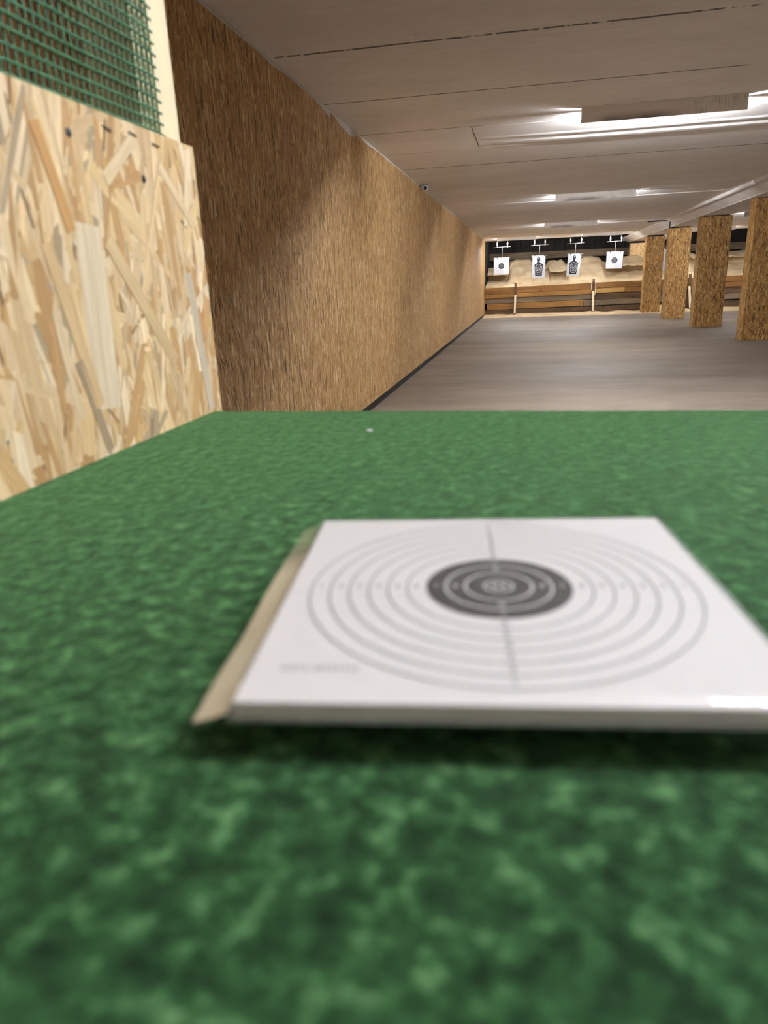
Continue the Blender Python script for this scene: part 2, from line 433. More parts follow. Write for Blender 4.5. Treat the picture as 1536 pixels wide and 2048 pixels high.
sec2 = [(7.18, H+.01), (7.20, H-.003), (7.24, H-.010), (7.30, H-.010), (7.36, H-.002), (7.40, H+.01)]
for dy in (5.99, 12.1, 17.5): ridged(bm, sec2, dy, -.9, 3.15, 20)
struct('trim_2', bm, M['ceiling'])

# beam over the pillars and the round cove in the corner beside it
bm = bmesh.new()
add_prism(bm, [(3.205, H+.01), (3.215, H-.012), (3.47, 2.262), (3.475, 2.252), (4.06, 2.252), (4.07, 2.262), (4.30, H-.01), (4.31, H+.01)], 'y', -2.7, 28.2)
struct('beam', bm, M['beam'])
bm = bmesh.new(); add_tube(bm, [(3.205, 3.0, H-.024), (3.205, 12.0, H-.024)], .034, 12); add_tube(bm, [(3.205, 12.05, H-.024), (3.205, 18.9, H-.024)], .031, 12)
struct('trim_3', bm, M['beam'])

# pit behind the range: dark upright boards, side, lid
bm = bmesh.new()
x = -1.75; k = 0
while x < XR:
    w = random.uniform(.16, .30)
    add_box(bm, x+.004, x+w-.004, 28.62+random.uniform(-.05, .03), 28.8, .3, 2.75); x += w
struct('wall_back', bm, M['pit_wall'])
bm = bmesh.new(); add_box(bm, -1.75, XR+.2, YE-.01, 28.9, 2.75, 2.9); struct('trim_4', bm, M['dark_core'])
bm = bmesh.new(); add_box(bm, -1.70, XW-.012, 24.98, 28.8, 0., 2.74); struct('wall_pit', bm, M['pit_wall'])

# ------------------------------------------------------------------ lamps behind baffle boards
def lamp(x0, x1, y, label, tube='tube_b', z=H):
    t = thing('strip_light', (.5*(x0+x1), y, z), label, 'light', 'fluorescent strip lights under the ceiling')
    L = (x1-x0)/2
    bm = bmesh.new(); add_prism(bm, [(-.03, 0), (.03, 0), (.022, -.024), (-.022, -.024)], 'x', -L, L); build('housing', bm, M['white_metal'], t)
    bm = bmesh.new(); add_tube(bm, [(-L+.03, 0, -.062), (L-.03, 0, -.062)], .013, 12); build('tube', bm, M[tube], t)
    for s in (-1, 1):
        bm = bmesh.new(); add_box(bm, s*(L-.016)-.014, s*(L-.016)+.014, -.02, .02, -.080, -.02); build('end_cap', bm, M['white_plastic'], t, .003)
    return t
def baffle(x0, x1, y, label, drop=.103):
    t = thing('light_baffle', (.5*(x0+x1), y, H), label, 'baffle board', 'ceiling baffle boards in front of the lights')
    L = (x1-x0)/2
    bm = bmesh.new(); add_box(bm, -L, L, -.009, .009, -drop, 0.); build('board', bm, M['baffle'], t, .0015)
    for s in (-.8, 0., .8):
        bm = bmesh.new(); add_box(bm, s*L-.015, s*L+.015, .009, .045, -.045, -.024 if False else 0.); build('batten', bm, M['white_metal'], t)
    return t
LY = [6.34, 12.33, 18.42, 23.86]
nm = ['first', 'second', 'third', 'fourth']
BX = [(.366, 1.572), (.372, 1.585), (.318, 1.54), (1.58, 2.76)]
for i, y in enumerate(LY):
    x0, x1 = BX[i]
    w = ['soot-stained pale baffle board hanging from the ceiling, nearest of its row', 'second baffle board along the ceiling, level with the wall-top camera',
         'third small baffle board along the ceiling, before the far pillar top', 'farthest baffle board at the ceiling edge above the hanging bullseye sheet'][i]
    baffle(x0, x1, y, w, .103 if i < 3 else .085)
    lamp(x0+.02, x1-.02, y+.08, 'white strip light hidden behind the %s baffle board down the range' % nm[i], 'tube_'+'abcd'[i])
    if i < 2: continue
    baffle(4.75, 5.95, y, 'pale baffle board hung beyond the pillars, level with the %s one of the near lane' % nm[i])
    lamp(4.77, 5.93, y+.08, 'white strip light beyond the pillars, level with the %s baffle board' % nm[i], 'tube_e')
baffle(-1.02, .18, 23.86, 'added small board hiding the extra lamp above the left bullseye sheet', .085)  # board added to hide the extra lamp behind it
lamp(-1.0, .16, 23.965, 'added strip light hidden behind the added board above the left bullseye sheet', 'tube_d')  # extra lamp added to light the left sand and wall end
for x_, n_ in ((-.5, 'left planks'), (1.7, 'middle planks'), (5.2, 'sand beyond the pillars')): lamp(x_-.6, x_+.6, 25.75, 'added unseen strip light under the pit lid, over the %s' % n_, 'tube_pit', 2.745)  # unseen lamps added to brighten the sand and the wall end
lamp(.48, 1.75, 1.30, 'white strip light on the ceiling above the green bench', 'bench_tube')
lamp(4.7, 5.9, 1.30, 'white strip light on the ceiling of the neighbouring booth', 'bench_tube')
bm = bmesh.new(); add_box(bm, XW+.01, 3.19, 1.47, 1.49, H-.45, H-.001); add_box(bm, 4.33, XR-.01, 1.47, 1.49, H-.45, H-.001); struct('added_light_block', bm, M['baffle'])  # unseen header boards added to keep the booth lamps from lighting downrange

# ------------------------------------------------------------------ pillars clad with strand board
def pillar(x0, x1, y0, y1, z0, z1, label, mat):
    t = thing('clad_pillar', (.5*(x0+x1), .5*(y0+y1), z0), label, 'pillar', 'board-clad pillars along the range')
    a, d, h = (x1-x0)/2, (y1-y0)/2, z1-z0
    th = .018
    def pn(x0, x1, y0, y1, za, zb, m=mat):
        bm = bmesh.new(); add_box(bm, x0, x1, y0, y1, za, zb); return build('cladding_panel', bm, m, t, .002)
    pn(-a+.003, a, -d, -d+th, .004, h-.016)
    pn(-a+.003, a, d-th, d, .004, h-.016)
    pn(-a-.012, -a+.006-.003, -d-.002, d, .0, h+.0)
    pn(a+.001, a+th, -d, d, .0, h-.01)
    bm = bmesh.new(); add_box(bm, -a+.03, a-.03, -d+.03, d-.03, 0., h+.045 if z1 < 2.25 else h); build('concrete_core', bm, M['dark_core'], t)
    return t
pillar(3.595, 4.14, 13.25, 13.60, 0., 2.262, 'strand-board-clad pillar cut by the right edge, nearest and largest of the row', M['osb_pillar'])
pillar(3.520, 4.085, 16.75, 17.10, 0., 2.255, 'strand-board-clad pillar, second nearest of the row, with dark gap on top', M['osb_pillar'])
pillar(3.480, 3.975, 20.10, 20.45, 0., 2.240, 'strand-board-clad pillar, third along the row, beneath the black ceiling cable', M['osb_pillar'])
pillar(3.458, 3.955, 23.75, 24.10, 0., 2.225, 'strand-board-clad pillar, fourth in the row, right of the pale block in sand', M['osb_pillar'])
pillar(3.455, 3.985, 27.30, 27.65, .8, 2.20, 'pale board-clad pillar rising from the sand behind the fourth pillar', M['osb_light'])

# ------------------------------------------------------------------ cable on the ceiling, little wall camera
bm = bmesh.new(); add_tube(bm, [(2.88, 19.82, H-.012), (3.0, 19.66, H-.014), (3.2, 19.4, H-.03), (3.26, 19.33, H-.032), (3.30, 19.32, H-.035), (3.318, 19.32, H-.05), (3.32, 19.32, 2.27), (3.322, 19.32, 2.18)], .013, 8)
tag(build('black_cable', bm, M['black_plastic']), 'black cable crossing the ceiling joint and down the beam beside the third pillar', 'cable')
t = thing('wall_camera', (-1.385, 10.1, H), 'small grey wall camera with dark lens under the ceiling, beside the clad wall', 'camera')
bm = bmesh.new(); add_box(bm, -.085, .035, -.02, .05, -.018, 0.); build('mount', bm, M['grey_metal'], t, .004)
bm = bmesh.new(); add_tube(bm, [(.002, -.055, -.05), (.002, -.05, -.05), (.002, .03, -.046), (.002, .035, -.046)], [.034, .037, .037, .03], 18); cb_ = build('body', bm, plain('camera_grey', lin(168, 166, 162), .5), t)
bm = bmesh.new(); add_tube(bm, [(.002, -.0565, -.051), (.002, -.05, -.051)], .025, 18); build('lens', bm, M['black_plastic'], cb_)

# ------------------------------------------------------------------ retaining wall of planks with posts
rw = thing('plank_wall', (0, 24.9, 0), 'low retaining wall of stacked brown and grey planks holding back the sand', 'retaining wall')
def plank(x0, x1, z0, z1, mat, dy=0., tilt=.0127):
    bm = bmesh.new(); n = max(2, int((x1-x0)/.25)); y0 = dy; rows = []
    sd = random.random()*50
    for i in range(n+1):
        x = x0+(x1-x0)*i/n
        s = tilt*(x+1.5) if z0 > .1 else 0.
        w0, w1 = .004*N(x*1.5+sd, 1), .005*N(x*1.5+sd, 5)
        za, zb = z0+s+w0, z1+tilt*(x+1.5)*(1 if z1 > .3 else .6)+w1-.006
        rows.append([bm.verts.new((x, y0, za)), bm.verts.new((x, y0, zb)), bm.verts.new((x, y0+.05, zb)), bm.verts.new((x, y0+.05, za))])
    for i in range(n):
        for k in range(4): bm.faces.new((rows[i][k], rows[i][(k+1) % 4], rows[i+1][(k+1) % 4], rows[i+1][k]))
    bm.faces.new(rows[0]); bm.faces.new(rows[-1])
    return build('plank', bm, mat, rw, .004)
plank(-1.47, 2.06, .70, .90, M['brown_board'], 0.); plank(2.07, 7.5, .72, .90, M['brown_board'], .0)
plank(-1.47, 2.06, .555, .70, M['ochre_board'], .004); plank(2.07, 3.05, .57, .715, M['yellow_board'], -.002); plank(3.06, 7.5, .56, .715, M['brown_board'], .006)
plank(-1.47, 2.06, .385, .55, M['grey_board'], .03); plank(2.07, 7.5, .37, .565, M['dark_board'], .03)
plank(-1.40, 1.78, .185, .38, M['ochre_board'], .022); plank(1.80, 7.5, .185, .365, M['grey_board'], .036)
plank(-1.47, 7.5, .0, .18, M['dark_board'], .03)
for i, (x, lean, lab) in enumerate([(-.452, .018, 'dark brown post with a pale timber prop, in front of the left planks'), (2.055, -.022, 'dark brown post with pale prop and cord loops, below the hanging bullseye sheet'), (5.01, -.10, 'dark post with slanting pale prop, seen between the second and third pillars')]):
    t = thing('retaining_post', (x, 24.84, 0), lab, 'post', 'posts in front of the retaining wall')
    s = .0127*(x+1.5)
    bm = bmesh.new(); add_box(bm, -.036, .036, -.03, .056, 0., 1.015+s); build('upright', bm, M['dark_post'], t, .004)
    Mx = Matrix(((1, 0, lean*1., 0), (0, 1, 0.14, 0), (0, 0, 1, 0), (0, 0, 0, 1)))
    bm = bmesh.new(); add_box(bm, -.032-lean*.6, .032-lean*.6, -.155, -.125, .06, .64+s, Mx); build('prop', bm, M['pine_prop'], t, .003)
    bm = bmesh.new(); add_box(bm, -.05-lean*.6, .045-lean*.6, -.20, -.04, 0., .06); build('foot_block', bm, M['dark_post'], t, .004)
    if i == 1:
        for sx in (-1, 1):
            bm = bmesh.new()
            pts = [(sx*.03, -.035, 1.0), (sx*.055, -.05, .97), (sx*.07, -.052, .85), (sx*.062, -.05, .74 if sx < 0 else .60), (sx*.04, -.045, .70 if sx < 0 else .55)]
            add_tube(bm, pts, .011, 8); build('cord', bm, M['rope'], t)

# ------------------------------------------------------------------ sand trap
def sm(a, b_, x):
    t = min(1, max(0, (x-a)/(b_-a))); return t*t*(3-2*t)
tx = [-.90, .29, 1.37, 2.61, 4.24, 5.6, 6.9]            # shots eat the sand away behind the hanging sheets
def ledge(x):
    m = 1-sm(-.82, -.62, x)
    m = max(m, sm(.05, .2, x)*(1-sm(.62, .75, x))*.55)
    m = max(m, sm(.58, .72, x)*(1-sm(1.22, 1.35, x)))
    m = max(m, sm(2.42, 2.62, x)*(1-sm(4.4, 4.7, x)))
    m = max(m, sm(5.2, 5.4, x)*.8)
    return m
def top(x):
    z = 1.80
    for c, w, d in [(-1.25, .5, .18), (.36, .28, .22), (1.45, .26, .24), (2.75, .3, .18), (4.2, .35, .2), (5.9, .3, .2)]:
        z -= d*math.exp(-((x-c)/w)**4)
    return z+.03*N(x*1.7, 3.)
bm = bmesh.new()
NX, NP = 300, 0
rows = []
for i in range(NX+1):
    x = XW+.012+(XR-XW-.03)*i/NX
    m = ledge(x); zt = top(x); zp = .875+.0127*(x+1.5)
    zl = 1.30+.03*(x+1.3)+.02*N(x*2.5)
    fan = [(24.96, zp-.1), (24.962, zp-.02), (25.15, zp+.04), (25.5, zp+.13), (25.9, zp+.30), (26.3, zp+.47), (26.6, zp+.60), (26.9, zp+.73), (27.1, zt-.03), (27.25, zt), (27.5, zt+.02), (28.5, zt-.15)]
    led = [(24.96, zp-.1), (24.962, zp-.02), (25.15, zp+.04), (25.5, zp+.10), (25.95, zp+.15), (26.35, zp+.19), (26.85, zl-.15), (26.80, zl-.06), (26.30, zl), (26.72, zl+.13), (27.2, max(zl+.2, zt-.04)), (28.5, zt-.1)]
    row = []
    SUB = 4
    P = [((1-m)*a[0]+m*c[0], (1-m)*a[1]+m*c[1]) for a, c in zip(fan, led)]
    Q = []
    for k in range(len(P)-1):
        for s in range(SUB): Q.append((P[k][0]+(P[k+1][0]-P[k][0])*s/SUB, P[k][1]+(P[k+1][1]-P[k][1])*s/SUB))
    Q.append(P[-1])
    for k, (y, z) in enumerate(Q):
        a = min(1., max(0., (y-25.05)/.4))
        dz = a*(.05*N(x*2.3, y*2.3, 1)+.030*N(x*6, y*5, 2)+.013*N(x*17, y*13, 5)); dy = a*.03*N(x*5, z*5, 8)
        row.append(bm.verts.new((x, y+dy, z+dz)))
    rows.append(row)
for i in range(NX):
    for k in range(len(rows[0])-1):
        f = bm.faces.new((rows[i][k], rows[i+1][k], rows[i+1][k+1], rows[i][k+1])); f.smooth = True
tag(build('sand_bank', bm, M['sand']), 'bank of pale sand heaped behind the planks with shot-out hollows', 'sand', kind='stuff')
bm = bmesh.new(); rows = []
NXX, NYY = 260, 10
for i in range(NXX+1):
    x = XW+.01+(XR-XW-.02)*i/NXX
    y0 = 23.25+.22*N(x*.8, 1)+.10*N(x*3, 2)
    yb_ = 24.925
    row = []
    for k in range(NYY+1):
        q = k/NYY; hgt = .001+.04*q**1.6*(1+.9*N(x*2.2, 7))+.012*q*abs(N(x*9, q*3))
        row.append(bm.verts.new((x, y0+(yb_-y0)*q, max(.0008, hgt))))
    rows.append(row)
for i in range(NXX):
    for k in range(NYY): f = bm.faces.new((rows[i][k], rows[i+1][k], rows[i+1][k+1], rows[i][k+1])); f.smooth = True
tag(build('spilled_sand', bm, M['sand']), 'thin drift of pale sand on the floor at the foot of the planks', 'sand', kind='stuff')
# heavy timber lying across the pit above the sand
bm = bmesh.new(); rows = []
n = 80
for i in range(n+1):
    x = -1.5+9.0*i/n
    w = lambda a: .012*N(x*1.3, a)
    rows.append([bm.verts.new((x, 28.22+w(1), 1.84+w(2))), bm.verts.new((x, 28.2+w(3), 2.09+w(4))), bm.verts.new((x, 28.42, 2.10)), bm.verts.new((x, 28.42, 1.84))])
for i in range(n):
    for k in range(4): bm.faces.new((rows[i][k], rows[i][(k+1) % 4], rows[i+1][(k+1) % 4], rows[i+1][k]))
bm.faces.new(rows[0]); bm.faces.new(rows[-1])
tag(build('timber_balk', bm, M['timber'], None, .01), 'grey weathered timber balk lying across the dark wall above the sand', 'timber')
bm = bmesh.new(); add_box(bm, 4.03, 4.11, 24.2, 24.3, 0.002, .20)
tag(build('wood_block', bm, M['pine'], None, .004), 'small pale wood block standing between the third and fourth pillar', 'block')

# ------------------------------------------------------------------ target sheets on wire hangers
def disc(bm, r, y, n=40, mat=0, c=(0, 0)):
    vs = [bm.verts.new((c[0]+r*math.cos(2*PI*k/n), y, c[1]+r*math.sin(2*PI*k/n))) for k in range(n)]
    bm.faces.new(vs).material_index = mat
def outline(bm, pts, w, y, mat=0):
    n = len(pts); cx = sum(p[0] for p in pts)/n; cz = sum(p[1] for p in pts)/n
    a, c = [], []
    for i, p in enumerate(pts):
        q0, q1 = pts[i-1], pts[(i+1) % n]
        tx_, tz_ = q1[0]-q0[0], q1[1]-q0[1]; l = math.hypot(tx_, tz_) or 1
        nx, nz = tz_/l, -tx_/l
        a.append(bm.verts.new((p[0]+nx*w/2, y, p[1]+nz*w/2))); c.append(bm.verts.new((p[0]-nx*w/2, y, p[1]-nz*w/2)))
    for i in range(n):
        bm.faces.new((a[i], a[(i+1) % n], c[(i+1) % n], c[i])).material_index = mat
circ = lambda r, n=40: [(r*math.cos(2*PI*k/n), r*math.sin(2*PI*k/n)) for k in range(n)]
def sheet(bm, w, h, bend):
    nx, nz = 8, 10; g = []
    for i in range(nx+1):
        g.append([bm.verts.new((w*(i/nx-.5), 0., h*(k/nz-.5))) for k in range(nz+1)])
    for i in range(nx):
        for k in range(nz): bm.faces.new((g[i][k], g[i+1][k], g[i+1][k+1], g[i][k+1]))
def bull_target(x, z, w, h, roll, label):
    t = thing('bullseye_target', (x, 24.28, z), label, 'target', 'bullseye sheets hanging in front of the sand'); t.rotation_euler = (0, roll, 0)
    bm = bmesh.new(); add_box(bm, -w/2, w/2, 0., .003, -h/2, h/2); build('sheet', bm, M['paper'], t)
    bm = bmesh.new(); disc(bm, .092, -.002); build('bullseye', bm, M['ink'], t)
    bm = bmesh.new()
    for r in (.022, .055): outline(bm, circ(r), .0035, -.0035, 0)
    for r in (.117, .15, .185, .22): outline(bm, circ(r, 60), .0025, -.0015, 1)
    build('score_rings', bm, [M['white_ink'], M['ink_line']], t)
    return t
body = [(0, .287), (.030, .277), (.046, .248), (.044, .208), (.032, .175), (.033, .128), (.060, .106), (.102, .088), (.136, .062), (.131, .03), (.105, -.275)]
sil = body+[(-a, c) for a, c in body[::-1] if a > 0]
def stad(w, zt, zb, n=12):
    p = [(w*math.cos(PI*k/n), zt-w+w*math.sin(PI*k/n)) for k in range(n+1)]
    wb = w*.86; r = w*.5
    p += [(-wb, zb+r), (-wb*.85, zb+r*.35), (-wb*.5, zb), (wb*.5, zb), (wb*.85, zb+r*.35), (wb, zb+r)]
    return p
def sil_target(x, z, w, h, roll, label):
    t = thing('silhouette_target', (x, 24.28, z), label, 'target', 'silhouette sheets hanging in front of the sand'); t.rotation_euler = (0, roll, 0)
    bm = bmesh.new(); add_box(bm, -w/2, w/2, 0., .003, -h/2, h/2); build('sheet', bm, M['paper'], t)
    bm = bmesh.new(); bm.faces.new([bm.verts.new((a, -.002, c)) for a, c in sil]); build('silhouette', bm, M['ink'], t)
    bm = bmesh.new()
    for w_, zt, zb in ((.098, .075, -.232), (.067, .025, -.180), (.036, -.025, -.125)): outline(bm, stad(w_, zt, zb), .0085, -.0035)
    disc(bm, .010, -.0035, 16, 0, (0, -.075))
    disc(bm, .017, -.0035, 20, 0, (0, .245)); build('score_rings', bm, M['white_ink'], t)
    return t
bull_target(-.905, 1.573, .485, .515, 0., 'white bullseye sheet hanging beside the clad wall on the left')
sil_target(.279, 1.503, .405, .67, 0., 'white silhouette sheet hanging straight, beside the left bullseye sheet')
sil_target(1.368, 1.51, .40, .665, math.radians(4.), 'white silhouette sheet hanging askew, beside the right bullseye sheet')
bull_target(2.606, 1.596, .49, .495, math.radians(1.6), 'white bullseye sheet hanging left of the fourth pillar')
sil_target(4.245, 1.55, .405, .66, math.radians(1.), 'white silhouette sheet mostly hidden by the third pillar')
def hanger(x, zt, label, hw=.27):
    t = thing('wire_hanger', (x, 24.31, 0), label, 'hanger', 'wire hangers holding the target sheets')
    bm = bmesh.new(); add_tube(bm, [(-hw, 0, 2.150), (hw, 0, 2.160)], .0065, 8); build('cross_bar', bm, M['steel_wire'], t)
    bm = bmesh.new(); add_tube(bm, [(0, 0, 2.155), (0, 0, zt-.01)], .0055, 8); build('rod', bm, M['steel_wire'], t)
    bm = bmesh.new(); add_tube(bm, [(-hw+.01, .01, zt), (hw, .01, zt)], .006, 8); lb_ = build('lower_bar', bm, M['steel_wire'], t)
    for s in (-1, 1):
        bm = bmesh.new(); add_tube(bm, [(s*.165, 0, 2.14), (s*.165, 0, 2.19), (s*.165, 0, 2.215), (s*.165, 0, 2.25), (s*.165, 0, 2.285), (s*.165, 0, 2.30), (s*.165, 0, 2.315)], [.008, .009, .016, .023, .014, .008, .007], 12)
        hk_ = build('hook', bm, M['white_plastic'], t)
        bm = bmesh.new(); add_tube(bm, [(s*.165, 0, 2.31), (s*.165, 0, H)], .0025, 6); build('wire', bm, M['steel_wire'], hk_)
        bm = bmesh.new(); add_box(bm, s*.155-.014, s*.155+.014, -.038, .02, zt-.020, zt+.020); build('clip', bm, M['clip'], lb_, .003)
    return t
hanger(-.885, 1.83, 'wire hanger with two white hooks above the left bullseye sheet')
hanger(.297, 1.838, 'wire hanger with two white hooks above the straight silhouette sheet')
hanger(1.41, 1.842, 'wire hanger with two white hooks above the askew silhouette sheet')
hanger(2.62, 1.845, 'wire hanger with two white hooks above the right bullseye sheet')
hanger(4.26, 1.875, 'wire hanger mostly hidden behind the third pillar, one white hook showing')

# ------------------------------------------------------------------ shooting bench with green felt
ZT = 1.0168
ROT = math.radians(-1.0)
bench = thing('shooting_bench', (0, .761, 0), 'bench topped with dark and light green mottled felt', 'bench')
bx0, bx1, by0, by1 = -.3585, 1.35, -1.0+.20, 0.
bm = bmesh.new(); add_box(bm, bx0, bx1, by0, by1-.034, ZT-.034, ZT-.006); build('table_top', bm, M['osb_light'], bench, .002)
# felt sheet, wrapped over the far edge
bm = bmesh.new()
xs = []; x = bx0
while x < bx1+1e-6:
    xs.append(x); x += .0022 if x < .45 else .03
prof = []
y = by0
while y < by1-.011:
    prof.append((y, ZT)); y += .0022 if y > -.72 else .02
R_ = .010
for k in range(0, 10): prof.append((by1-R_+R_*math.sin(k/9*PI/2), ZT-R_+R_*math.cos(k/9*PI/2)))
prof += [(by1, ZT-.022), (by1, ZT-.045)]
rows = []
for x in xs:
    row = []
    for (y, z) in prof:
        d = .00035*N(x*190, y*190, z*190)+.0004*N(x*380, y*380, 3)
        lift = .006*math.exp(-((x-bx0)/.03)**2)*math.exp(-((y-by1)/.05)**2)
        row.append(bm.verts.new((x, y-.0175*x+(d if z < ZT-.002 else 0), z+(d if z > ZT-.012 else 0)+lift*.0)))
    rows.append(row)
for i in range(len(xs)-1):
    for k in range(len(prof)-1):
        f = bm.faces.new((rows[i][k], rows[i+1][k], rows[i+1][k+1], rows[i][k+1])); f.smooth = True
build('felt_cover', bm, M['felt'], bench)
bm = bmesh.new(); add_box(bm, bx0, bx1, by1-.06, by1-.035, .82, ZT-.034); build('apron', bm, M['osb_light'], bench, .002)
for lx in (bx0+.05, bx1-.05):
    for ly in (by0+.06, by1-.10):
        bm = bmesh.new(); add_box(bm, lx-.03, lx+.03, ly-.03, ly+.03, 0., ZT-.034); build('leg', bm, M['pine'], bench, .002)
# tiny scrap on the felt
bm = bmesh.new(); vs = [bm.verts.new(p) for p in ((-.0035, -.003, 0), (.001, -.004, .0005), (.005, 0, 0), (.003, .004, .001), (-.002, .004, .0015), (-.005, .001, .001))]
for v in vs: v.co *= .6
top_ = [bm.verts.new(v.co+Vector((0, 0, .0009))) for v in vs]
bm.faces.new(vs[::-1]); bm.faces.new(top_)
for k in range(6): bm.faces.new((vs[k], vs[(k+1) % 6], top_[(k+1) % 6], top_[k]))
tag(build('paper_scrap', bm, M['paper'], None, 0., (-.146, .640, ZT+.0008)), 'tiny white scrap lying on the green felt near its far edge', 'scrap')

# ------------------------------------------------------------------ booth partition: strand board, post, plastic mesh
PX, PY0, PY1, PZ = -.360, -.60, .782, 1.299
part = thing('booth_partition', (PX, PY1, 0), 'pale strand board partition with green mesh and a white post, left of bench', 'partition')
part_inv = Vector((-PX, -PY1, 0))
def shift(bm):
    for v in bm.verts: v.co += part_inv
bm = bmesh.new(); add_box(bm, PX-.015, PX-.0012, PY0, PY1, .62, PZ); shift(bm); panel = build('panel', bm, M['osb_light'], part)
# flakes, each a thin raised sliver with its own tone, pressed into the face
def clip_poly(poly, a0, a1, b0, b1):
    for ax, lim, keep in ((0, a0, 1), (0, a1, -1), (1, b0, 1), (1, b1, -1)):
        out = []
        for i in range(len(poly)):
            p, q = poly[i-1], poly[i]
            dp, dq = (p[ax]-lim)*keep, (q[ax]-lim)*keep
            if (dp >= 0) != (dq >= 0):
                s = dp/(dp-dq); out.append(tuple(p[j]+(q[j]-p[j])*s for j in range(len(p))))
            if dq >= 0: out.append(q)
        poly = out
        if len(poly) < 3: return []
    return poly
pal = [(214, 186, 142), (226, 200, 158), (236, 214, 176), (206, 174, 126), (196, 160, 112), (222, 196, 150), (230, 210, 176), (186, 150, 104), (214, 190, 154), (240, 222, 190), (176, 158, 130), (204, 178, 140)]
bm = bmesh.new()
tone = bm.loops.layers.float_color.new('tone'); fib = bm.loops.layers.float_vector.new('fiber')
rf = random.Random(5)
flakes = []
NF = 3000
for i in range(NF):
    small = rf.random()
    L = rf.uniform(.05, .13) if small > .35 else rf.uniform(.012, .05)
    W = rf.uniform(.006, .020) if small > .35 else rf.uniform(.002, .008)
    ang = rf.gauss(0, .30) if rf.random() < .85 else rf.uniform(-1.4, 1.4)
    if i < 900: cy, cz = rf.uniform(PY0, PY1), rf.uniform(.64, PZ)
    else: cy, cz = rf.uniform(.30, PY1), rf.uniform(.98, PZ)
    c_ = rf.choice(pal)
    if small < .12: c_ = rf.choice([(134, 100, 66), (150, 118, 82), (120, 98, 72)]); W *= .6
    flakes.append((cy, cz, L, W, ang, c_, rf.uniform(.95, 1.14)))
# flakes one can pick out on the photograph
feat = [((.563, 1.207), (.551, 1.056), .037, (228, 212, 184)), ((.590, 1.196), (.684, 1.082), .016, (214, 190, 148)), ((.52, 1.10), (.545, 1.02), .010, (168, 150, 124)),
        ((.505, 1.19), (.54, 1.06), .014, (216, 188, 144)), ((.655, 1.285), (.60, 1.245), .012, (226, 206, 170)), ((.735, 1.17), (.755, 1.02), .014, (206, 196, 178)), ((.70, 1.27), (.76, 1.22), .010, (232, 212, 176)), ((.515, 1.275), (.54, 1.20), .012, (196, 152, 96))]
for (p, q, w, c) in feat:
    L = math.hypot(p[0]-q[0], p[1]-q[1]); ang = math.atan2(p[0]-q[0], p[1]-q[1])
    flakes.append(((p[0]+q[0])/2, (p[1]+q[1])/2, L, w, ang, c, 1.))
for i, (cy, cz, L, W, ang, c, br) in enumerate(flakes):
    xo = PX-.0011+.0011*i/len(flakes)+(.0004 if i >= NF else 0.)
    ca, sa = math.cos(ang), math.sin(ang)
    j = lambda: rf.uniform(-.5, .5)
    loc = [(-L/2, -W/2), (-L/4+j()*.01, -W*(.5+.12*j())), (L/4+j()*.01, -W*(.5+.12*j())), (L/2, -W*(.40+.1*j())), (L/2+abs(j())*W*.9, j()*W*.4), (L/2, W*(.42+.1*j())), (L/4, W*(.5+.12*j())), (-L/4, W*(.5+.12*j())), (-L/2, W*.45), (-L/2-abs(j())*W*.8, j()*W*.4)]
    if i >= NF: loc = [(-L/2, -W/2), (L/2, -W/2), (L/2, W/2), (-L/2, W/2)]
    poly = [(cy+u*sa+v*ca, cz+u*ca-v*sa, u, v) for u, v in loc]
    poly = clip_poly(poly, PY0, PY1, .63, PZ)
    if len(poly) < 3: continue
    rgb = lin(*c); col = tuple(min(1, v*br) for v in rgb[:3])+(1.,)
    ou, ov = rf.uniform(0, 9), rf.uniform(0, 9)
    tilt = rf.uniform(-.01, .01); tilt2 = rf.uniform(-.02, .02)
    tv = [bm.verts.new((xo+.00045+tilt*p[2]*.1+tilt2*p[3], p[0], p[1])) for p in poly]
    bv = [bm.verts.new((xo-.0012, p[0], p[1])) for p in poly]
    fl = []
    f = bm.faces.new(tv); fl.append((f, poly))
    n = len(poly)
    for k in range(n):
        k2 = (k+1) % n
        f = bm.faces.new((tv[k2], tv[k], bv[k], bv[k2])); fl.append((f, [poly[k2], poly[k], poly[k], poly[k2]]))
    for f, pl in fl:
        for lp, p in zip(f.loops, pl): lp[tone] = col; lp[fib] = (p[2]+ou, p[3]+ov, 0.)
shift(bm); build('flake_face', bm, M['flake'], panel)
# post
bm = bmesh.new(); add_box(bm, PX-.075, PX-.0215, .719, .802, .0, H); shift(bm); build('post', bm, M['pine'], part, .003)
